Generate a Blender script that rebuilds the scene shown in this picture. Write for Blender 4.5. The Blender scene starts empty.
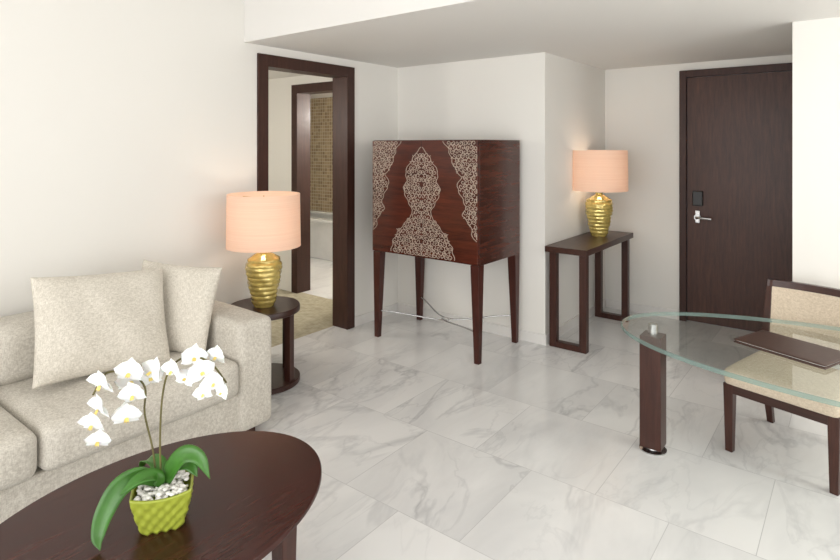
import bpy, bmesh, math, random
from mathutils import Vector, Matrix
random.seed(7)
S = 1.12
scene = bpy.context.scene
scene.view_settings.view_transform = 'Standard'
scene.view_settings.exposure = 0.04

# ---------------------------------------------------------------- materials
def lin(c):
    return tuple(((v/255)/12.92 if v/255 <= .04045 else (((v/255)+.055)/1.055)**2.4) for v in c)

class M:
    def __init__(s, name):
        s.m = bpy.data.materials.new(name); s.m.use_nodes = True
        s.nt = s.m.node_tree; s.n = s.nt.nodes; s.l = s.nt.links
        s.b = s.n['Principled BSDF']; s.out = s.n['Material Output']
    def node(s, t, **kw):
        nd = s.n.new(t)
        for k, v in kw.items():
            if hasattr(nd, k): setattr(nd, k, v)
        return nd
    def link(s, a, b): s.l.new(a, b)
    def coords(s, scale=(1, 1, 1), rot=(0, 0, 0)):
        tc = s.node('ShaderNodeTexCoord'); mp = s.node('ShaderNodeMapping')
        s.link(tc.outputs['Object'], mp.inputs['Vector'])
        mp.inputs['Scale'].default_value = scale; mp.inputs['Rotation'].default_value = rot
        return mp.outputs['Vector']
    def noise(s, vec, scale, detail=4, rough=.55, dist=0):
        n = s.node('ShaderNodeTexNoise'); s.link(vec, n.inputs['Vector'])
        n.inputs['Scale'].default_value = scale; n.inputs['Detail'].default_value = detail
        n.inputs['Roughness'].default_value = rough; n.inputs['Distortion'].default_value = dist
        return n
    def ramp(s, fac, stops):
        r = s.node('ShaderNodeValToRGB'); s.link(fac, r.inputs['Fac'])
        e = r.color_ramp.elements
        while len(e) < len(stops): e.new(.5)
        for i, (p, c) in enumerate(stops):
            e[i].position = p; e[i].color = (*c, 1)
        return r
    def math(s, op, a, b=None):
        n = s.node('ShaderNodeMath', operation=op)
        for i, v in enumerate((a, b)):
            if v is None: continue
            if isinstance(v, (int, float)): n.inputs[i].default_value = v
            else: s.link(v, n.inputs[i])
        return n.outputs[0]
    def bump(s, h, strength=.2, dist=.01):
        b = s.node('ShaderNodeBump'); s.link(h, b.inputs['Height'])
        b.inputs['Strength'].default_value = strength; b.inputs['Distance'].default_value = dist
        s.link(b.outputs['Normal'], s.b.inputs['Normal'])

def plain(name, c, rough=.5, metal=0, noise=0.04, nscale=6, **kw):
    m = M(name); c = lin(c)
    v = m.coords(); n = m.noise(v, nscale, 3)
    r = m.ramp(n.outputs['Fac'], [(.3, tuple(x*(1-noise) for x in c)), (.7, tuple(min(1, x*(1+noise)) for x in c))])
    m.link(r.outputs['Color'], m.b.inputs['Base Color'])
    m.b.inputs['Roughness'].default_value = rough; m.b.inputs['Metallic'].default_value = metal
    for k, val in kw.items(): m.b.inputs[k.replace('_', ' ')].default_value = val
    return m.m

def wood(name, dark, light, axis='Z', rough=.3, scale=1.0, coat=.05, spec=.35):
    m = M(name)
    sc = {'X': (1.2, 14, 14), 'Y': (14, 1.2, 14), 'Z': (14, 14, 1.2)}[axis]
    v = m.coords(tuple(x*scale for x in sc))
    n = m.noise(v, 3, 8, .65, .6); n2 = m.noise(v, 14, 4, .6)
    a = m.math('ADD', m.math('MULTIPLY', n.outputs['Fac'], .7), m.math('MULTIPLY', n2.outputs['Fac'], .3))
    r = m.ramp(a, [(.33, lin(dark)), (.68, lin(light))])
    m.link(r.outputs['Color'], m.b.inputs['Base Color'])
    m.b.inputs['Roughness'].default_value = rough
    m.b.inputs['Specular IOR Level'].default_value = spec
    m.b.inputs['Coat Weight'].default_value = coat; m.b.inputs['Coat Roughness'].default_value = .15
    m.bump(a, .08, .003)
    return m.m

def fabric(name, dark, light, scale=1.0, weave=560, bump=.2):
    m = M(name)
    v = m.coords()
    k = .13
    a = m.coords((weave*scale, weave*k*scale, weave*k*scale))
    b = m.coords((weave*k*scale, weave*scale, weave*k*scale))
    c = m.coords((weave*k*scale, weave*k*scale, weave*scale))
    na = m.noise(a, 1, 2); nb = m.noise(b, 1, 2); nc = m.noise(c, 1, 2); nl = m.noise(v, 5, 3)
    s = m.math('ADD', m.math('ADD', na.outputs['Fac'], nb.outputs['Fac']), nc.outputs['Fac'])
    s = m.math('MULTIPLY', s, .3)
    s2 = m.math('ADD', s, m.math('MULTIPLY', nl.outputs['Fac'], .1))
    r = m.ramp(s2, [(.41, lin(dark)), (.59, lin(light))])
    m.link(r.outputs['Color'], m.b.inputs['Base Color'])
    m.b.inputs['Roughness'].default_value = .95
    m.b.inputs['Sheen Weight'].default_value = .1
    m.bump(s, bump, .003)
    return m.m

def marble():
    m = M('marble_tiles')
    v = m.coords()
    br = m.node('ShaderNodeTexBrick', offset=.5, squash=1.0)
    m.link(v, br.inputs['Vector'])
    br.inputs['Scale'].default_value = 1; br.inputs['Brick Width'].default_value = .62
    br.inputs['Row Height'].default_value = .62; br.inputs['Mortar Size'].default_value = .0018
    br.inputs['Mortar Smooth'].default_value = .3
    br.inputs['Color1'].default_value = (0, 0, 0, 1); br.inputs['Color2'].default_value = (1, 1, 1, 1)
    br.inputs['Mortar'].default_value = (.5, .5, .5, 1)
    off = m.node('ShaderNodeVectorMath', operation='SCALE'); m.link(br.outputs['Color'], off.inputs[0]); off.inputs['Scale'].default_value = 9
    add = m.node('ShaderNodeVectorMath', operation='ADD'); m.link(v, add.inputs[0]); m.link(off.outputs[0], add.inputs[1])
    mp = m.node('ShaderNodeMapping'); m.link(add.outputs[0], mp.inputs['Vector'])
    mp.inputs['Rotation'].default_value = (0, 0, .7); mp.inputs['Scale'].default_value = (1, .45, 1)
    vv = mp.outputs['Vector']
    def veins(scale, w, dist):
        n = m.noise(vv, scale, 5, .55, dist)
        d = m.math('ABSOLUTE', m.math('SUBTRACT', n.outputs['Fac'], .5))
        return m.ramp(d, [(0, (1, 1, 1)), (w, (0, 0, 0))]).outputs['Color']
    v1 = veins(1.5, .028, .9); v2 = veins(3.4, .022, .7)
    cl = m.noise(vv, 1.6, 5, .6, .5)
    gate = m.ramp(m.noise(vv, 1.1, 2).outputs['Fac'], [(.38, (0, 0, 0)), (.62, (1, 1, 1))]).outputs['Color']
    f = m.math('ADD', m.math('MULTIPLY', m.math('MULTIPLY', v1, gate), .30), m.math('MULTIPLY', m.math('MULTIPLY', v2, gate), .18))
    f = m.math('ADD', f, m.math('MULTIPLY', m.ramp(cl.outputs['Fac'], [(.42, (0, 0, 0)), (.8, (1, 1, 1))]).outputs['Color'], .42))
    col = m.ramp(f, [(0, lin((236, 236, 235))), (1, lin((146, 148, 152)))])
    mix = m.node('ShaderNodeMixRGB'); m.link(m.math('MULTIPLY', br.outputs['Fac'], .7), mix.inputs['Fac'])
    m.link(col.outputs['Color'], mix.inputs['Color1']); mix.inputs['Color2'].default_value = (*lin((190, 190, 190)), 1)
    m.link(mix.outputs['Color'], m.b.inputs['Base Color'])
    m.b.inputs['Roughness'].default_value = .2
    m.b.inputs['Specular IOR Level'].default_value = .45
    return m.m

def mosaic():
    m = M('mosaic_tiles')
    v = m.coords(rot=(math.radians(90), 0, 0))
    br = m.node('ShaderNodeTexBrick', offset=0.0, squash=1.0); m.link(v, br.inputs['Vector'])
    br.inputs['Scale'].default_value = 1; br.inputs['Brick Width'].default_value = .05; br.inputs['Row Height'].default_value = .05
    br.inputs['Mortar Size'].default_value = .004
    br.inputs['Color1'].default_value = (*lin((140, 118, 88)), 1); br.inputs['Color2'].default_value = (*lin((184, 164, 130)), 1)
    br.inputs['Mortar'].default_value = (*lin((206, 194, 170)), 1)
    m.link(br.outputs['Color'], m.b.inputs['Base Color']); m.b.inputs['Roughness'].default_value = .4
    return m.m

def wallpaint(name, c):
    m = M(name); c = lin(c)
    v = m.coords(); n = m.noise(v, 90, 3); n2 = m.noise(v, .8, 2)
    r = m.ramp(n2.outputs['Fac'], [(.3, tuple(x*.985 for x in c)), (.7, c)])
    m.link(r.outputs['Color'], m.b.inputs['Base Color'])
    m.b.inputs['Roughness'].default_value = .75; m.bump(n.outputs['Fac'], .05, .002)
    return m.m

def shade_mat():
    m = M('lampshade_fabric')
    v = m.coords((1, 1, 160)); n = m.noise(v, 2, 2)
    r = m.ramp(n.outputs['Fac'], [(.3, lin((236, 210, 190))), (.7, lin((243, 220, 201)))])
    d = m.node('ShaderNodeBsdfDiffuse'); t = m.node('ShaderNodeBsdfTranslucent'); e = m.node('ShaderNodeEmission')
    for x in (d, t, e): m.link(r.outputs['Color'], x.inputs['Color'])
    e.inputs['Strength'].default_value = .10
    mx = m.node('ShaderNodeMixShader'); mx.inputs[0].default_value = .42
    m.link(d.outputs[0], mx.inputs[1]); m.link(t.outputs[0], mx.inputs[2])
    ad = m.node('ShaderNodeAddShader'); m.link(mx.outputs[0], ad.inputs[0]); m.link(e.outputs[0], ad.inputs[1])
    m.link(ad.outputs[0], m.out.inputs['Surface'])
    return m.m

def glass_top():
    m = M('clear_glass')
    t = m.node('ShaderNodeBsdfTransparent'); t.inputs['Color'].default_value = (.95, .975, .965, 1)
    g = m.node('ShaderNodeBsdfGlossy'); g.inputs['Roughness'].default_value = .02
    f = m.node('ShaderNodeFresnel'); f.inputs['IOR'].default_value = 1.5
    geo = m.node('ShaderNodeNewGeometry')
    fac = m.math('MULTIPLY', f.outputs[0], m.math('SUBTRACT', 1.0, geo.outputs['Backfacing']))
    mx = m.node('ShaderNodeMixShader'); m.link(fac, mx.inputs[0]); m.link(t.outputs[0], mx.inputs[1]); m.link(g.outputs[0], mx.inputs[2])
    m.link(mx.outputs[0], m.out.inputs['Surface'])
    return m.m
def glass_edge():
    m = M('glass_edge')
    t = m.node('ShaderNodeBsdfTransparent'); t.inputs['Color'].default_value = (.60, .74, .70, 1)
    g = m.node('ShaderNodeBsdfPrincipled'); g.inputs['Base Color'].default_value = (*lin((140, 162, 156)), 1); g.inputs['Roughness'].default_value = .08
    mx = m.node('ShaderNodeMixShader'); mx.inputs[0].default_value = .55
    m.link(t.outputs[0], mx.inputs[1]); m.link(g.outputs[0], mx.inputs[2]); m.link(mx.outputs[0], m.out.inputs['Surface'])
    return m.m

WALL = wallpaint('wall_paint', (234, 232, 226))
CEIL = wallpaint('ceiling_paint', (232, 230, 226))
TRIMW = plain('white_trim', (228, 226, 222), .5)
MARB = marble(); MOS = mosaic()
CARP = fabric('carpet_beige', (150, 142, 118), (184, 176, 152), 1, 120)
DOORW = wood('espresso_door', (56, 33, 26), (88, 57, 46), 'Z', .42, 1)
FRAME = wood('espresso_frame', (48, 27, 21), (72, 44, 35), 'Z', .45)
DARKX = wood('espresso_wood_x', (44, 25, 21), (72, 45, 38), 'X', .3)
DARKY = wood('espresso_wood_y', (48, 27, 21), (78, 48, 38), 'Y', .32)
DARKZ = wood('espresso_wood_z', (48, 26, 20), (74, 43, 34), 'Z', .34)
MAHX = wood('mahogany_x', (44, 17, 11), (94, 40, 25), 'X', .27, .7, .2)
MAHY = wood('mahogany_y', (48, 23, 16), (88, 46, 34), 'Y', .27, .7, .2)
MAHZ = wood('mahogany_z', (50, 22, 16), (80, 38, 29), 'Z', .33, .7)
TABW = wood('rosewood_top', (42, 18, 14), (70, 32, 26), 'Y', .25, .8, .05, .3)
LINEN = fabric('sofa_linen', (178, 171, 159), (216, 211, 200))
PILLOW = fabric('pillow_linen', (188, 181, 167), (224, 218, 206), 1, 500)
BEIGE = fabric('chair_fabric', (186, 170, 148), (214, 200, 180), 1.1)
SHADE = shade_mat()
GOLD = plain('amber_gold_glass', (216, 194, 110), .1, .35, .2, 30, Coat_Weight=.6, Transmission_Weight=.25)
BRASS = plain('brass', (200, 170, 110), .3, 1)
STEEL = plain('brushed_steel', (200, 200, 200), .25, 1)
SILV = plain('silver_inlay', (178, 163, 149), .4, .25, .15, 40)
BLACK = plain('black_plastic', (18, 18, 20), .35)
LEATH = plain('brown_leather', (70, 48, 40), .45, 0, .15, 60)
POTG = plain('lime_ceramic', (158, 168, 62), .3, 0, .06, 12)
LEAF = plain('orchid_leaf', (58, 108, 34), .35, 0, .3, 14)
STEM = plain('orchid_stem', (98, 92, 48), .5, 0, .3, 20)
PETAL = plain('orchid_petal', (246, 246, 243), .55, 0, .02, 8, Subsurface_Weight=.15)
LIP = plain('orchid_lip', (222, 200, 110), .5, 0, .2, 60)
PEB = plain('white_pebble', (232, 230, 224), .5, 0, .06, 20)
ENAM = plain('white_enamel', (240, 240, 238), .15)
GT = glass_top(); GE = glass_edge()
BULB = M('bulb_glow'); BULB.b.inputs['Emission Color'].default_value = (1, .8, .6, 1); BULB.b.inputs['Emission Strength'].default_value = 4; BULB = BULB.m

# ---------------------------------------------------------------- geometry
col = scene.collection
def addobj(name, data, parent=None, world=True, smooth=False):
    o = bpy.data.objects.new(name, data); col.objects.link(o)
    if parent:
        o.parent = parent
        if parent.get('w', 0): o.matrix_parent_inverse = Matrix.Translation(-parent.location)
    if smooth and hasattr(data, 'polygons'):
        data.polygons.foreach_set('use_smooth', [True]*len(data.polygons))
    return o
def group(name, loc, rot=0, world=True):
    e = bpy.data.objects.new(name, None); col.objects.link(e)
    e.location = loc; e.rotation_euler = (0, 0, rot); e.empty_display_size = .1
    e['w'] = 1 if world else 0
    return e
def mesh(name, verts, faces, mats, parent=None, smooth=False, midx=None):
    me = bpy.data.meshes.new(name); me.from_pydata([tuple(v) for v in verts], [], faces)
    for m in (mats if isinstance(mats, (list, tuple)) else [mats]): me.materials.append(m)
    if midx: me.polygons.foreach_set('material_index', midx)
    me.update()
    return addobj(name, me, parent, smooth=smooth)
BF = [(0, 3, 2, 1), (4, 5, 6, 7), (0, 1, 5, 4), (1, 2, 6, 5), (2, 3, 7, 6), (3, 0, 4, 7)]
def boxes(name, bl, mat, parent=None, bevel=0):
    V = []; F = []
    for (x0, x1, y0, y1, z0, z1) in bl:
        k = len(V)
        V += [(x0, y0, z0), (x1, y0, z0), (x1, y1, z0), (x0, y1, z0), (x0, y0, z1), (x1, y0, z1), (x1, y1, z1), (x0, y1, z1)]
        F += [tuple(i+k for i in f) for f in BF]
    o = mesh(name, V, F, mat, parent)
    if bevel:
        b = o.modifiers.new('b', 'BEVEL'); b.width = bevel; b.segments = 2
    return o
def prism(name, bot, top, mat, parent=None, bevel=.003):
    V = []
    for (cx, cy, z, hx, hy) in (bot, top):
        V += [(cx-hx, cy-hy, z), (cx+hx, cy-hy, z), (cx+hx, cy+hy, z), (cx-hx, cy+hy, z)]
    o = mesh(name, V, BF, mat, parent)
    b = o.modifiers.new('b', 'BEVEL'); b.width = bevel; b.segments = 2
    return o
def lathe(name, prof, mat, parent=None, c=(0, 0, 0), n=48, close=False, smooth=True, sx=1, sy=1, fn=None):
    V = []; F = []
    for i, (r, z) in enumerate(prof):
        for k in range(n):
            a = 2*math.pi*k/n; rr = r*(fn(a, z) if fn else 1)
            V.append((c[0]+rr*math.cos(a)*sx, c[1]+rr*math.sin(a)*sy, c[2]+z))
    m = len(prof)
    for i in range(m if close else m-1):
        j = (i+1) % m
        for k in range(n):
            l = (k+1) % n
            F.append((i*n+k, i*n+l, j*n+l, j*n+k))
    if not close:
        if prof[0][0] > 1e-4: F.append(tuple(reversed(range(n))))
        if prof[-1][0] > 1e-4: F.append(tuple((m-1)*n+k for k in range(n)))
    o = mesh(name, V, F, mat, parent, smooth=smooth)
    if smooth:
        e = o.modifiers.new('e', 'EDGE_SPLIT'); e.split_angle = math.radians(40)
    return o
def tube(name, splines, r, mat, parent=None, res=3, cyc=False, poly=False):
    cu = bpy.data.curves.new(name, 'CURVE'); cu.dimensions = '3D'; cu.bevel_depth = r; cu.bevel_resolution = res; cu.use_fill_caps = True
    cu.resolution_u = 8
    for pts in splines:
        if poly:
            sp = cu.splines.new('POLY'); sp.points.add(len(pts)-1)
            for p, q in zip(sp.points, pts): p.co = (*q, 1)
        else:
            sp = cu.splines.new('NURBS'); sp.points.add(len(pts)-1); sp.order_u = 4; sp.use_endpoint_u = True
            for p, q in zip(sp.points, pts): p.co = (*q, 1)
        sp.use_cyclic_u = cyc
    cu.materials.append(mat)
    return addobj(name, cu, parent)
def cushion(name, x0, x1, y0, y1, z0, z1, mat, parent=None, r=.05, bulge=(0, 0, 0), n=14, rot=None, loc=None):
    h = Vector(((x1-x0)/2, (y1-y0)/2, (z1-z0)/2)); c = Vector(((x0+x1)/2, (y0+y1)/2, (z0+z1)/2))
    bm = bmesh.new(); bmesh.ops.create_cube(bm, size=2)
    bmesh.ops.subdivide_edges(bm, edges=bm.edges[:], cuts=n, use_grid_fill=True)
    for v in bm.verts:
        a = Vector([math.sin(t*math.pi/2) for t in v.co])
        p = Vector((a.x*h.x, a.y*h.y, a.z*h.z))
        q = Vector([max(-(h[i]-r), min(h[i]-r, p[i])) for i in range(3)])
        d = p-q
        if d.length > 1e-6: p = q+d.normalized()*r
        p.x += bulge[0]*a.x*(1-a.y**2)*(1-a.z**2)
        p.y += bulge[1]*a.y*(1-a.x**2)*(1-a.z**2)
        p.z += bulge[2]*a.z*(1-a.x**2)*(1-a.y**2)
        v.co = p+c
    me = bpy.data.meshes.new(name); bm.to_mesh(me); bm.free(); me.materials.append(mat)
    return addobj(name, me, parent, smooth=True)
def throw_pillow(name, w, h, t, mat, M4, parent=None):
    n = 32; V = []; F = []
    for s in (1, -1):
        for i in range(n+1):
            for j in range(n+1):
                a = math.sin((2*i/n-1)*math.pi/2); b = math.sin((2*j/n-1)*math.pi/2)
                x = a*w/2*(1-.05*(1-b*b)); y = b*h/2*(1-.05*(1-a*a))
                z = s*(t/2*(max(0, (1-a**4)*(1-b**4)))**.55 + .003)
                z += .006*math.sin(7*a+3*b)*(1-a*a)*(1-b*b)
                V.append(M4 @ Vector((x, y, z)))
    N = (n+1)**2
    idx = lambda s, i, j: s*N+i*(n+1)+j
    for i in range(n):
        for j in range(n):
            F.append((idx(0, i, j), idx(0, i+1, j), idx(0, i+1, j+1), idx(0, i, j+1)))
            F.append((idx(1, i, j), idx(1, i, j+1), idx(1, i+1, j+1), idx(1, i+1, j)))
    for i in range(n):
        F.append((idx(0, i, 0), idx(1, i, 0), idx(1, i+1, 0), idx(0, i+1, 0)))
        F.append((idx(0, i, n), idx(0, i+1, n), idx(1, i+1, n), idx(1, i, n)))
        F.append((idx(0, 0, i), idx(0, 0, i+1), idx(1, 0, i+1), idx(1, 0, i)))
        F.append((idx(0, n, i), idx(1, n, i), idx(1, n, i+1), idx(0, n, i+1)))
    return mesh(name, V, F, mat, parent, smooth=True)

# ---------------------------------------------------------------- room shell
LX = -3.42; LO = -3.57; HC = 2.27; HH = 2.78
boxes('floor', [(LO, 3.1, -2.7, 6.2, -.1, 0)], MARB)
boxes('floor_hall', [(-6.0, LO, 1.6, 4.0, -.1, 0)], CARP)
boxes('floor_bathroom', [(-8.4, LO, 4.0, 6.2, -.1, -.001)], MARB)
DY0, DY1, DH = 2.53, 3.505, 2.205
boxes('wall_left', [(LO, LX, -2.7, DY0, 0, HH), (LO, LX, DY0, DY1, DH, HH), (LO, LX, DY1, 4.1, 0, HH)], WALL)
boxes('wall_back_left', [(-3.6, -1.934, 4.10, 6.2, 0, HH)], WALL)
EX0, EX1 = -1.264, -.27
boxes('wall_back', [(-1.934, EX0, 5.42, 6.2, 0, HH), (EX1, -.2, 5.42, 6.2, 0, HH), (EX0, EX1, 5.42, 6.2, DH, HH)], WALL)
boxes('wall_back_right', [(-.312, 3.1, 3.98, 6.2, 0, HH)], WALL)
boxes('wall_right', [(3.0, 3.1, -2.7, -1.9, 0, HH), (3.0, 3.1, 2.2, 3.98, 0, HH), (3.0, 3.1, -1.9, 2.2, 0, .3), (3.0, 3.1, -1.9, 2.2, 2.4, HH)], WALL)
boxes('wall_front', [(LO, -2.8, -2.8, -2.7, 0, HH), (2.6, 3.1, -2.8, -2.7, 0, HH), (-2.8, 2.6, -2.8, -2.7, 0, .2), (-2.8, 2.6, -2.8, -2.7, 2.5, HH)], WALL)
boxes('ceiling', [(LO, 3.1, -2.8, 2.5, HH, HH+.1)], CEIL)
boxes('ceiling_soffit', [(LX+.0005, 3.1, 2.42, 5.42, HC, HH+.1)], CEIL)
boxes('ceiling_hall', [(-8.4, LO, 1.5, 6.2, HC, HC+.1)], CEIL)
boxes('window_1', [(-2.8, 2.6, -2.78, -2.72, .2, .26), (-2.8, 2.6, -2.78, -2.72, 2.44, 2.5)] + [(x, x+.05, -2.78, -2.72, .26, 2.44) for x in (-2.8, -1.0, .8, 2.55)], STEEL)
boxes('window_2', [(3.02, 3.08, -1.9, 2.2, .3, .36), (3.02, 3.08, -1.9, 2.2, 2.34, 2.4)] + [(3.02, 3.08, y, y+.05, .36, 2.34) for y in (-1.9, .12, 2.15)], STEEL)
HX0, HX1 = -4.74, -3.80
boxes('wall_hall_back', [(-6.0, HX0, 3.95, 4.10, 0, HC), (HX0, HX1, 3.95, 4.10, 2.18, HC), (HX1, LO, 3.95, 4.10, 0, HC)], WALL)
boxes('wall_hall_side', [(-6.1, -6.0, 1.5, 4.1, 0, HC), (-6.0, LO, 1.5, 1.6, 0, HC)], WALL)
boxes('wall_bathroom', [(-8.4, -3.6, 6.0, 6.1, 0, HC)], MOS)
boxes('wall_bathroom_side', [(-8.5, -8.4, 4.1, 6.1, 0, HC), (-8.4, -6.0, 4.0, 4.1, 0, HC)], WALL)
tub = group('bathtub', (-6.2, 5.65, 0))
boxes('tub_body', [(-7.2, -5.2, 5.32, 5.36, 0, .5), (-7.2, -5.2, 5.94, 5.99, 0, .5), (-7.2, -7.14, 5.36, 5.94, 0, .5), (-5.26, -5.2, 5.36, 5.94, 0, .5), (-7.14, -5.26, 5.36, 5.94, 0, .12)], ENAM, tub, .01)
boxes('tub_rim', [(-7.24, -5.16, 5.28, 5.40, .5, .54), (-7.24, -5.16, 5.9, 5.99, .5, .54), (-7.24, -7.1, 5.40, 5.9, .5, .54), (-5.3, -5.16, 5.40, 5.9, .5, .54)], ENAM, tub, .01)

boxes('baseboard_left', [(LX, LX+.012, -2.7, DY0-.01, 0, .08), (LX, LX+.012, DY1+.01, 4.1, 0, .08)], TRIMW)
boxes('baseboard_back', [(LX+.012, -1.934, 4.088, 4.1, 0, .08), (-1.934, -1.922, 4.088, 5.42, 0, .08), (-1.922, EX0-.01, 5.408, 5.42, 0, .08)], TRIMW)
boxes('baseboard_right', [(-.312, 3.0, 3.968, 3.98, 0, .08)], TRIMW)
c = .085
# casing on the room side, jamb lining inside the wall thickness (no overlapping faces)
boxes('trim_doorway_left', [(LX+.001, LX+.018, DY0-.004, DY0+c, 0, DH+.003), (LX+.001, LX+.018, DY1-c, DY1+.004, 0, DH+.003), (LX+.001, LX+.018, DY0+c, DY1-c, DH-c, DH+.003),
      (LO-.015, LX+.0005, DY0+.001, DY0+c-.004, 0, DH-.002), (LO-.015, LX+.0005, DY1-c+.004, DY1-.001, 0, DH-.002), (LO-.015, LX+.0005, DY0+c-.004, DY1-c+.004, DH-c+.004, DH-.002)], FRAME, None, .002)
boxes('trim_doorway_bathroom', [(HX0, HX0+.09, 3.935, 4.12, 0, 2.18), (HX1-.09, HX1, 3.935, 4.12, 0, 2.18), (HX0+.09, HX1-.09, 3.935, 4.12, 2.09, 2.18)], FRAME, None, .002)

d = group('door_1', (-.77, 5.45, 0))
boxes('door_frame', [(EX0, EX0+.055, 5.395, 5.50, 0, DH), (EX1-.055, EX1, 5.395, 5.50, 0, DH), (EX0+.055, EX1-.055, 5.395, 5.50, DH-.06, DH)], FRAME, d, .003)
boxes('door_leaf', [(EX0+.058, EX1-.058, 5.425, 5.47, .006, DH-.063)], DOORW, d, .002)
boxes('card_lock', [(-1.16, -1.075, 5.395, 5.425, 1.02, 1.15)], BLACK, d, .008)
lathe('handle_rose', [(.001, 0), (.028, 0), (.028, .012), (.001, .012)], STEEL, d)
hr = bpy.data.objects['handle_rose']; hr.matrix_parent_inverse = Matrix(); hr.rotation_euler = (math.pi/2, 0, 0); hr.location = (-1.12+.77, 5.425-5.45, .92)
tube('lever_handle', [[(-1.12, 5.42, .92), (-1.12, 5.37, .92), (-1.115, 5.365, .92), (-1.06, 5.363, .92), (-1.0, 5.363, .918)]], .011, STEEL, d, poly=True)
boxes('key_escutcheon', [(-1.14, -1.10, 5.415, 5.425, .87, .98)], STEEL, d, .006)

# ---------------------------------------------------------------- cabinet
cb = group('bar_cabinet', (-2.62, 3.74, 0))
X0, X1, Y0, Y1, Z0, Z1 = -3.12, -2.12, 3.43, 4.04, .695, 1.588
boxes('side_right', [(X1-.022, X1, Y0+.013, Y1, Z0, Z1-.02)], MAHY, cb, .002)
boxes('side_left', [(X0, X0+.022, Y0+.013, Y1, Z0, Z1-.02)], MAHY, cb, .002)
boxes('top_panel', [(X0, X1, Y0+.013, Y1, Z1-.02, Z1)], MAHY, cb, .002)
boxes('bottom_panel', [(X0+.022, X1-.022, Y0+.013, Y1, Z0, Z0+.03)], DARKX, cb, .002)
boxes('back_panel', [(X0+.022, X1-.022, Y1-.015, Y1, Z0+.03, Z1-.02)], MAHX, cb)
xm = (X0+X1)/2
boxes('door_leaf_left', [(X0+.002, xm-.002, Y0-.01, Y0+.012, Z0+.006, Z1-.004)], MAHX, cb, .002)
boxes('door_leaf_right', [(xm+.002, X1-.002, Y0-.01, Y0+.012, Z0+.006, Z1-.004)], MAHX, cb, .002)
cv = [(0, .30), (.1, .28), (.2, .22), (.28, .15), (.36, .085), (.42, .10), (.5, .15), (.58, .17), (.66, .14), (.74, .155), (.82, .10), (.9, .05), (.95, 0.0), (1, -.1)]
ev = [(0, .6), (.12, .55), (.2, .46), (.3, .44), (.38, .37), (.46, .40), (.54, .36), (.62, .32), (.7, .36), (.78, .30), (.86, .27), (.93, .25), (1, .20)]
def ip(t, v):
    for (a, b), (c2, d2) in zip(t, t[1:]):
        if v <= c2: return b+(d2-b)*(v-a)/(c2-a)
    return t[-1][1]
ZB, ZT = Z0+.02, Z1-.01
XL = .49
def spiral(cx, cz, r, a0, turns, sgn):
    n = int(10*turns)+4; P = []
    for i in range(n+1):
        t = i/n; rr = r*(1-t)**.8+.0015; a = a0+sgn*t*turns*2*math.pi
        P.append((cx+rr*math.cos(a), cz+rr*math.sin(a)))
    return P
half = []
g = .036; row = 0; z = ZB+.012
while z < ZT-.008:
    x = .014+(g/2 if row % 2 else 0)
    while x < XL:
        v = (z-ZB)/(ZT-ZB)
        ins = (x < ip(cv, v)-.008) or (x > ip(ev, v)+.008)
        if ins:
            rr = g*random.uniform(.5, .62); a0 = random.choice([0, .5, 1, 1.5])*math.pi+random.uniform(-.3, .3); sg = random.choice([1, -1])
            half.append(spiral(x, z, rr, a0, random.uniform(1.0, 1.4), sg))
            half.append([(x+rr*math.cos(a0), z+rr*math.sin(a0)), (x+rr*1.25*math.cos(a0+.35*sg), z+rr*1.25*math.sin(a0+.35*sg)), (x+rr*1.7*math.cos(a0+.3*sg), z+rr*1.7*math.sin(a0+.3*sg))])
        x += g
    z += g*.86; row += 1
for tab in (cv, ev):
    seg = []
    for i in range(141):
        v = i/140; x = ip(tab, v)+.006*math.sin(v*75)
        if .003 < x < XL: seg.append((x, ZB+v*(ZT-ZB)))
        elif len(seg) > 2: half.append(seg); seg = []
        else: seg = []
    if len(seg) > 2: half.append(seg)
spl = []
for s in half:
    s = [(min(max(x, .004), XL), min(max(zz, ZB), ZT)) for x, zz in s]
    spl.append([(xm+x, Y0-.0105, zz) for x, zz in s]); spl.append([(xm-x, Y0-.0105, zz) for x, zz in s])
tube('arabesque_inlay', spl, .0027, SILV, cb, res=1, poly=True)
lw = .036
for i, (lx, ly, sx, sy) in enumerate([(X0+lw, Y0+lw, -1, -1), (X1-lw, Y0+lw, 1, -1), (X1-lw, Y1-lw, 1, 1), (X0+lw, Y1-lw, -1, 1)]):
    prism('leg_%d' % (i+1), (lx+sx*.010, ly+sy*.008, 0, .020, .020), (lx, ly, Z0, lw, lw), MAHZ, cb)
zc = .17; mx_, my_ = xm, (Y0+Y1)/2
st = []
for sx in (-1, 1):
    for sy in (-1, 1):
        lx = (X1-lw if sx > 0 else X0+lw); ly = (Y1-lw if sy > 0 else Y0+lw)
        st.append([(lx, ly, zc+.04), (lx-sx*.18, ly-sy*.09, zc+.035), (mx_+sx*.14, my_+sy*.05, zc-.02), (mx_, my_+sy*.03, zc-.01)])
tube('metal_stretcher', st, .006, STEEL, cb)
lathe('stretcher_ring', [(.03+.006*math.cos(a*math.pi/4), .006*math.sin(a*math.pi/4)) for a in range(8)], STEEL, cb, (mx_, my_, zc-.01), 32, True)

# ---------------------------------------------------------------- console table
ct = group('console_table', (-1.76, 4.61, 0))
cx0, cx1, cy0, cy1, ch = -1.918, -1.585, 4.06, 5.15, .775
boxes('table_top', [(cx0, cx1, cy0, cy1, ch-.045, ch)], DARKY, ct, .003)
L = .055
for i, yy in enumerate((cy0+.04, cy1-.04-L)):
    boxes('end_frame_%d' % (i+1), [(cx0+.02, cx0+.02+L, yy, yy+L, 0, ch-.045), (cx1-.02-L, cx1-.02, yy, yy+L, 0, ch-.045), (cx0+.02+L, cx1-.02-L, yy, yy+L, 0, .045)], DARKZ, ct, .002)

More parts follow.
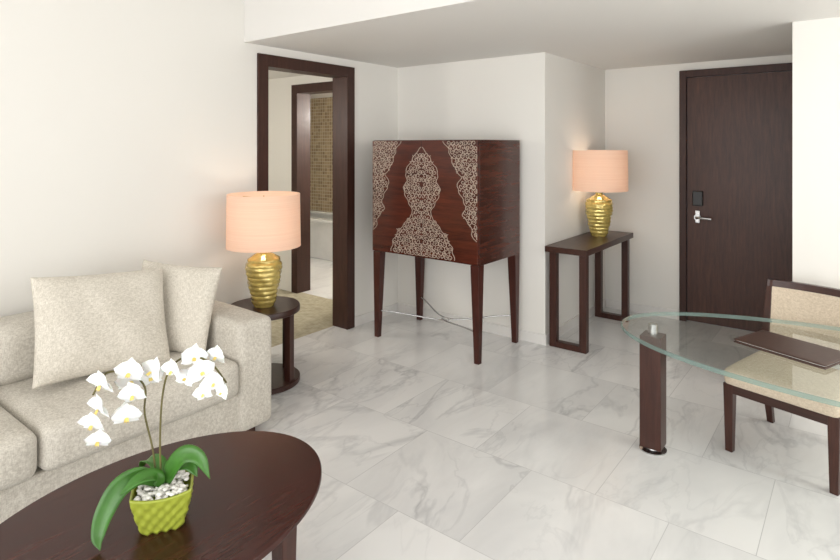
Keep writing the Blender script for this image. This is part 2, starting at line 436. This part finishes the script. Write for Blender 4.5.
# ---------------------------------------------------------------- lamps
def lamp(loc):
    p = group('table_lamp', loc, 0, False)
    prof = [(.001, 0), (.062, 0), (.066, .006), (.066, .016)]
    n = 72
    for i in range(n+1):
        t = i/n
        keys = [(0, .070), (.25, .088), (.55, .108), (.74, .114), (.88, .100), (.95, .060), (1, .032)]
        r = ip(keys, t); r += .0045*abs(math.sin(t*math.pi*11))
        prof.append((r, .018+t*.335))
    prof += [(.030, .36), (.034, .37), (.034, .38), (.001, .38)]
    lathe('ribbed_glass_base', prof, GOLD, p, n=48, fn=lambda a, z: 1+.02*math.sin(a*6+z*60) if .02 < z < .33 else 1)
    lathe('neck', [(.012, .38), (.012, .43), (.001, .43)], BRASS, p, n=16)
    lathe('bulb', [(.001, .43), (.02, .44), (.03, .475), (.024, .505), (.001, .52)], BULB, p, n=20)
    lathe('shade', [(.236, .388), (.231, .730), (.228, .730), (.233, .388)], SHADE, p, close=True, n=64)
    tube('shade_ring', [[(-.224, 0, .70), (0, 0, .70), (.224, 0, .70)], [(0, -.224, .70), (0, 0, .70), (0, .224, .70)], [(0, 0, .42), (0, 0, .72)]], .003, BRASS, p, poly=True)
    l = bpy.data.lights.new('bulb_light', 'POINT'); l.energy = 2.0; l.color = (1, .86, .70); l.shadow_soft_size = .05
    lo = addobj('bulb_light', l, p); lo.location = (0, 0, .56)
    return p
lamp((-1.765, 4.80, ch))
lamp((-3.08, 2.33, .502))

# ---------------------------------------------------------------- side table
sd = group('side_table', (-3.09, 2.34, 0))
SC = (-3.09, 2.34, 0)
lathe('table_top', [(.001, .462), (.225, .462), (.23, .466), (.23, .497), (.226, .502), (.001, .502)], DARKX, sd, SC)
lathe('base_disc', [(.001, 0), (.225, 0), (.23, .004), (.23, .032), (.226, .036), (.001, .036)], DARKX, sd, SC)
for k in range(5):
    a = math.radians(k*72+18)
    o = boxes('leg_%d' % (k+1), [(-.020, .020, -.026, .026, .036, .462)], DARKZ, None, .002)
    o.parent = sd; o.location = (.19*math.cos(a), .19*math.sin(a), 0); o.rotation_euler = (0, 0, a)

# ---------------------------------------------------------------- sofa
sf = group('sofa', (-2.95, .85, 0))
boxes('base', [(-3.38, -2.535, -.2, 1.90, .07, .27)], LINEN, sf, .015)
cushion('back_frame', -3.40, -3.16, -.05, 1.75, .1, .70, LINEN, sf, .05)
cushion('arm_far', -3.40, -2.51, 1.75, 1.965, .06, .63, LINEN, sf, .035, (.006, .006, .008))
cushion('arm_near', -3.40, -2.51, -.265, -.05, .06, .63, LINEN, sf, .035, (.006, .006, .008))
cushion('seat_cushion_1', -3.17, -2.485, .853, 1.747, .27, .455, LINEN, sf, .045, (.012, 0, .022))
cushion('seat_cushion_2', -3.17, -2.485, -.047, .847, .27, .455, LINEN, sf, .045, (.012, 0, .022))
cushion('back_cushion_1', -3.22, -3.05, .86, 1.74, .45, .72, LINEN, sf, .06, (.02, 0, .01))
cushion('back_cushion_2', -3.22, -3.05, -.04, .84, .45, .72, LINEN, sf, .06, (.02, 0, .01))
boxes('feet', [(x, x+.05, y, y+.05, 0, .07) for x in (-3.34, -2.62) for y in (-.2, .83, 1.84)], DARKZ, sf, .003)
def pmat(center, xdir, tilt_n):
    z = Vector(tilt_n).normalized(); x = Vector(xdir); x = (x-z*x.dot(z)).normalized(); y = z.cross(x)
    m = Matrix((x, y, z)).transposed().to_4x4(); m.translation = Vector(center); return m
throw_pillow('throw_pillow', .60, .48, .15, PILLOW, pmat((-2.88, 1.25, .70), (0, 1, -0.11), (.93, -.05, .36)))
throw_pillow('throw_pillow', .46, .46, .12, PILLOW, pmat((-2.92, 1.62, .68), (.86, .48, -.06), (.50, -.80, .30)))

# ---------------------------------------------------------------- coffee table
cf = group('coffee_table', (-1.66, .88, 0))
TC = (-1.66, .88, 0)
lathe('oval_top', [(.001, .415), (.86, .415), (.90, .42), (1.0, .435), (1.0, .447), (.995, .45), (.001, .45)], TABW, cf, TC, 96, sx=.39, sy=.54)
lathe('apron', [(.70, .37), (.74, .37), (.74, .415), (.70, .415)], DARKY, cf, TC, 64, True, sx=.39, sy=.54)
for i, (a, b) in enumerate([(.24, .27), (-.24, .27), (-.24, -.27), (.24, -.27)]):
    prism('leg_%d' % (i+1), (TC[0]+a, TC[1]+b, 0, .022, .022), (TC[0]+a, TC[1]+b, .415, .03, .03), DARKZ, cf)

# ---------------------------------------------------------------- orchid
YAW = math.radians(37.6)
oc = group('potted_orchid', (-1.615, .865, .45), YAW, False)
def pot():
    V = []; F = []; n = 24; mh = 20; ang = math.radians(20)
    for j in range(mh+1):
        t = j/mh; hw = .048+.031*t**.8
        for s in range(4):
            for k in range(n):
                u = k/n*2-1; v = t
                a = u*hw; r = hw*(1-.04*(u*u))
                q = abs(((u*.5+.5)*4+v*3) % 1-.5)+abs(((u*.5+.5)*4-v*3) % 1-.5)
                off = .009*(1-min(1, q*1.1)) if j < mh-1 else .004
                if s == 0: p = (a, -r-off)
                elif s == 1: p = (r+off, a)
                elif s == 2: p = (-a, r+off)
                else: p = (-r-off, -a)
                zt = .108*t+(.012*(abs(u)**2)*t*t)
                V.append((p[0]*math.cos(ang)-p[1]*math.sin(ang), p[0]*math.sin(ang)+p[1]*math.cos(ang), zt))
    N = 4*n
    for j in range(mh):
        for k in range(N): F.append((j*N+k, j*N+(k+1) % N, (j+1)*N+(k+1) % N, (j+1)*N+k))
    F.append(tuple(reversed(range(N))))
    o = mesh('ceramic_pot', V, F, POTG, oc, smooth=True)
    so = o.modifiers.new('s', 'SOLIDIFY'); so.thickness = .006; so.offset = -1
pot()
bm = bmesh.new()
for i in range(170):
    x, y = random.uniform(-.066, .066), random.uniform(-.066, .066)
    m4 = Matrix.Rotation(math.radians(20), 4, 'Z') @ Matrix.Translation((x, y, .098+random.uniform(0, .014))) @ Matrix.Rotation(random.random()*3, 4, 'Z') @ Matrix.Diagonal((random.uniform(.006, .011), random.uniform(.005, .009), .005, 1))
    bmesh.ops.create_icosphere(bm, subdivisions=2, radius=1, matrix=m4)
me = bpy.data.meshes.new('pebbles'); bm.to_mesh(me); bm.free(); me.materials.append(PEB); addobj('pebbles', me, oc, smooth=True)
def q(px, py, dep=0):
    return Vector(((px-160)/346, dep, 1.10-(py-145)/346))
def catmull(P, n):
    P = [Vector(p) for p in P]; P = [2*P[0]-P[1]]+P+[2*P[-1]-P[-2]]; out = []
    m = len(P)-3
    for i in range(n+1):
        t = i/n*m; k = min(int(t), m-1); f = t-k
        a, b, c_, d_ = P[k:k+4]
        out.append(.5*((2*b)+(c_-a)*f+(2*a-5*b+4*c_-d_)*f*f+(-a+3*b-3*c_+d_)*f**3))
    return out
s1 = catmull([q(152, 488, .01), q(146, 455, .02), q(138, 420, .02), q(140, 392, .01), q(128, 375, -.01), q(108, 372, -.03), q(97, 392, -.04)], 30)
s2 = catmull([q(158, 488, 0), q(157, 440, 0), q(160, 395, 0), q(170, 368, -.01), q(190, 356, -.02), q(212, 362, -.03), q(229, 380, -.04)], 30)
tube('flower_stems', [s1, s2], .0028, STEM, oc, poly=True)
LV = []; LF = []
def leaf(P, w, up=(0, 0, 1)):
    C = catmull(P, 24); k0 = len(LV)
    for i, p in enumerate(C):
        t = i/24; tan = (C[min(i+1, 24)]-C[max(i-1, 0)]).normalized()
        side = tan.cross(Vector(up))
        if side.length < .1: side = tan.cross(Vector((0, -1, .2)))
        side.normalize(); nr = side.cross(tan)
        ww = w*(.35+.65*math.sin(math.pi*min(1, t*1.05)**.8))*(1 if t < .8 else max(.03, (1-((t-.8)/.2)**2)))
        for a in (-1, -.5, 0, .5, 1):
            LV.append(p+side*a*ww/2+nr*abs(a)*ww*.16)
    for i in range(24):
        for a in range(4):
            k = k0+i*5+a; LF.append((k, k+1, k+6, k+5))
leaf([(-.01, 0, .11), (-.05, -.03, .150), (-.095, -.06, .135), (-.122, -.09, .08), (-.128, -.11, .03), (-.112, -.13, .006)], .054, (.3, -.9, .3))
leaf([(.01, 0, .11), (.03, 0, .16), (.07, -.01, .20), (.115, -.02, .195), (.148, -.03, .14)], .05, (0, -.8, .6))
leaf([(.0, .02, .11), (.03, .03, .15), (.07, .02, .155), (.10, .0, .13)], .045, (0, -.7, .7))
leaf([(-.01, .02, .11), (-.04, .05, .14), (-.08, .07, .14), (-.11, .09, .10)], .05)
leaf([(0, -.01, .11), (-.01, -.03, .15), (-.045, -.06, .155), (-.08, -.09, .13)], .04, (0, -.5, .8))
o = mesh('leaves', LV, LF, LEAF, oc, smooth=True)
so = o.modifiers.new('s', 'SOLIDIFY'); so.thickness = .0025
FV = []; FF = []; FM = []
def petal(M4, ang, length, width, cup, mi=0):
    nl, nw = 8, 6; k0 = len(FV)
    R2 = Matrix.Rotation(ang, 4, 'Z')
    for i in range(nl+1):
        t = i/nl; w = width*(math.sin(math.pi*(t**.75)*.96+.05))**.75 if t < 1 else .001
        for j in range(nw+1):
            s = j/nw*2-1
            x = length*t*(1-.1*s*s); y = s*w/2; z = cup*(t*t)-.18*width*s*s*math.sin(math.pi*t)+.004
            FV.append(M4 @ R2 @ Vector((x, y, z)))
    for i in range(nl):
        for j in range(nw):
            k = k0+i*(nw+1)+j; FF.append((k, k+1, k+nw+2, k+nw+1)); FM.append(mi)
def flower(p, s, n):
    z = Vector(n).normalized(); u = Vector((random.uniform(-.35, .35), 0, 1)); x = u.cross(z).normalized(); y = z.cross(x)
    m4 = Matrix((x, y, z)).transposed().to_4x4(); m4.translation = p
    for a, l, w in ((90, 1, .8), (212, .95, .7), (328, .95, .7)): petal(m4, math.radians(a), s*l, s*w, -s*.10)
    m5 = m4 @ Matrix.Translation((0, 0, s*.06))
    for a in (14, 166): petal(m5, math.radians(a), s*1.05, s*1.15, s*.14)
    m6 = m4 @ Matrix.Translation((0, 0, s*.12))
    for a in (240, 270, 300): petal(m6, math.radians(a), s*.28, s*.16, s*.2, 1)
for (px, py, dp, s) in [(108, 379, -.03, .047), (130, 372, .0, .044), (150, 374, .02, .044), (112, 398, -.06, .045), (137, 391, -.02, .042), (103, 415, -.05, .040), (132, 411, -.03, .042), (108, 431, -.05, .036), (122, 387, .05, .044), (120, 419, .03, .038), (142, 384, .05, .04),
                        (176, 367, -.02, .036), (195, 356, -.01, .040), (207, 366, -.04, .040), (186, 378, .0, .033), (216, 357, .01, .034), (221, 375, -.05, .036), (209, 387, -.04, .030), (229, 385, -.05, .026)]:
    flower(q(px, py, dp-.02), s, (random.uniform(-.7, .7), -1, random.uniform(-.4, .35)))
mesh('blossoms', FV, FF, [PETAL, LIP], oc, smooth=True, midx=FM)

# ---------------------------------------------------------------- glass desk
gd = group('glass_desk', (.09, 2.96, 0))
GC = (.09, 2.96, 0)
def ell(z, k): return [(GC[0]+1.05*k*math.cos(2*math.pi*i/160), GC[1]+.51*k*math.sin(2*math.pi*i/160), z) for i in range(160)]
V = ell(.640, .997)+ell(.643, 1)+ell(.657, 1)+ell(.660, .997); F = [tuple(reversed(range(160))), tuple(range(480, 640))]; mi = [0, 0]
for r in range(3):
    for i in range(160):
        j = (i+1) % 160; F.append((r*160+i, r*160+j, (r+1)*160+j, (r+1)*160+i)); mi.append(1)
mesh('glass_top', V, F, [GT, GE], gd, midx=mi)
for i, lx in enumerate((-.835, 1.0)):
    ly = 3.03
    boxes('leg_%d' % (i+1), [(lx-.052, lx+.052, ly-.052, ly+.052, .022, .585)], DARKZ, gd, .003)
    lathe('standoff_%d' % (i+1), [(.001, .585), (.024, .585), (.024, .639), (.001, .639)], STEEL, gd, (lx, ly, 0), 24)
    lathe('foot_%d' % (i+1), [(.001, 0), (.066, 0), (.066, .006), (.04, .012), (.04, .022), (.001, .022)], STEEL, gd, (lx, ly, 0), 32)
fo = group('leather_folder', (-.235, 2.94, .661), math.radians(-21.7), False)
cushion('cover', -.185, .185, -.12, .12, 0, .009, LEATH, fo, .004, n=6)
cushion('paper_stack', -.175, .18, -.112, .112, .009, .013, PEB, fo, .0015, n=4)
cushion('front_cover', -.185, .185, -.12, .12, .013, .019, LEATH, fo, .003, n=6)

# ---------------------------------------------------------------- chair
ch_ = group('desk_chair', (-.25, 3.40, 0), math.radians(-15), False)
for nm, x in (('front_leg_left', -.225), ('front_leg_right', .225)):
    prism(nm, (x, -.21, 0, .017, .017), (x, -.21, .345, .024, .024), DARKZ, ch_)
def backpost(nm, x):
    secs = [(.285, 0, .016, .016), (.235, .20, .019, .02), (.215, .36, .022, .024), (.235, .55, .020, .022), (.285, .80, .016, .016)]
    V = []; F = []
    for (y, z, hx, hy) in secs: V += [(x-hx, y-hy, z), (x+hx, y-hy, z), (x+hx, y+hy, z), (x-hx, y+hy, z)]
    for i in range(4):
        for k in range(4): F.append((i*4+k, i*4+(k+1) % 4, (i+1)*4+(k+1) % 4, (i+1)*4+k))
    F += [(3, 2, 1, 0), (16, 17, 18, 19)]
    o = mesh(nm, V, F, DARKZ, ch_); b = o.modifiers.new('b', 'BEVEL'); b.width = .004; b.segments = 2
backpost('back_post_left', -.225); backpost('back_post_right', .225)
boxes('seat_rails', [(-.225, .225, -.232, -.19, .30, .345), (-.225, .225, .19, .23, .30, .345), (-.247, -.207, -.2, .21, .30, .345), (.207, .247, -.2, .21, .30, .345)], DARKX, ch_, .003)
cushion('seat_cushion', -.25, .25, -.24, .20, .335, .425, BEIGE, ch_, .028, (0, 0, .015))
def backpanel(nm, mat, x0, x1, z0, z1, th, off):
    V = []; F = []; nx, nz = 14, 8
    for s in (0, 1):
        for i in range(nx+1):
            for j in range(nz+1):
                x = x0+(x1-x0)*i/nx; z = z0+(z1-z0)*j/nz
                y = .235+(z-.55)*.2+.03*(1-(x/.23)**2)+off+(th if s else 0)*(1)
                V.append((x, y, z))
    N = (nx+1)*(nz+1); I = lambda s, i, j: s*N+i*(nz+1)+j
    for i in range(nx):
        for j in range(nz):
            F.append((I(0, i, j), I(0, i+1, j), I(0, i+1, j+1), I(0, i, j+1))); F.append((I(1, i, j), I(1, i, j+1), I(1, i+1, j+1), I(1, i+1, j)))
        F.append((I(0, i, 0), I(1, i, 0), I(1, i+1, 0), I(0, i+1, 0))); F.append((I(0, i, nz), I(0, i+1, nz), I(1, i+1, nz), I(1, i, nz)))
    for j in range(nz):
        F.append((I(0, 0, j), I(0, 0, j+1), I(1, 0, j+1), I(1, 0, j))); F.append((I(0, nx, j), I(1, nx, j), I(1, nx, j+1), I(0, nx, j+1)))
    mesh(nm, V, F, mat, ch_)
backpanel('back_upholstery', BEIGE, -.21, .21, .47, .765, .035, -.022)
backpanel('top_rail', DARKX, -.235, .235, .765, .80, .03, -.018)
backpanel('lower_rail', DARKX, -.21, .21, .44, .47, .03, -.018)

# ---------------------------------------------------------------- lights
def area(name, loc, rot, sx, sy, e, c=(1, 1, 1)):
    l = bpy.data.lights.new(name, 'AREA'); l.shape = 'RECTANGLE'; l.size = sx; l.size_y = sy; l.energy = e; l.color = c
    o = addobj(name, l); o.location = loc; o.rotation_euler = rot; return o
area('window_light_front', (-.1, -2.95, 1.4), (math.radians(90), 0, 0), 5.2, 2.2, 155, (1, .99, .975))
area('window_light_right', (3.25, .15, 1.4), (math.radians(90), 0, math.radians(90)), 4.0, 2.0, 34, (1, .99, .975))
def point(name, loc, e, r=.12, c=(1, .95, .88)):
    l = bpy.data.lights.new(name, 'POINT'); l.energy = e; l.color = c; l.shadow_soft_size = r
    o = addobj(name, l); o.location = loc
point('fill_light_desk', (1.7, 2.9, 1.65), 60, .25, (1, .975, .94))  # added fill out of view on the right, brightens back walls and cabinet
point('hall_light', (-4.4, 2.2, 1.8), 28); point('bathroom_light', (-3.98, 4.8, 1.9), 65)
w = bpy.data.worlds.new('World'); scene.world = w; w.use_nodes = True
bg = w.node_tree.nodes['Background']; bg.inputs['Color'].default_value = (.98, .98, 1, 1); bg.inputs['Strength'].default_value = 1.6

cam = bpy.data.cameras.new('camera'); co = addobj('camera', cam)
co.location = (0, 0, 1.55); co.rotation_euler = (math.radians(90), 0, YAW)
cam.sensor_width = 36; cam.lens = 571/840*36; cam.shift_y = -135/840; cam.clip_start = .05
scene.camera = co

for o in list(scene.objects):
    if o.parent is None:
        o.location = o.location*S
        if o.type != 'CAMERA': o.scale = (S, S, S)
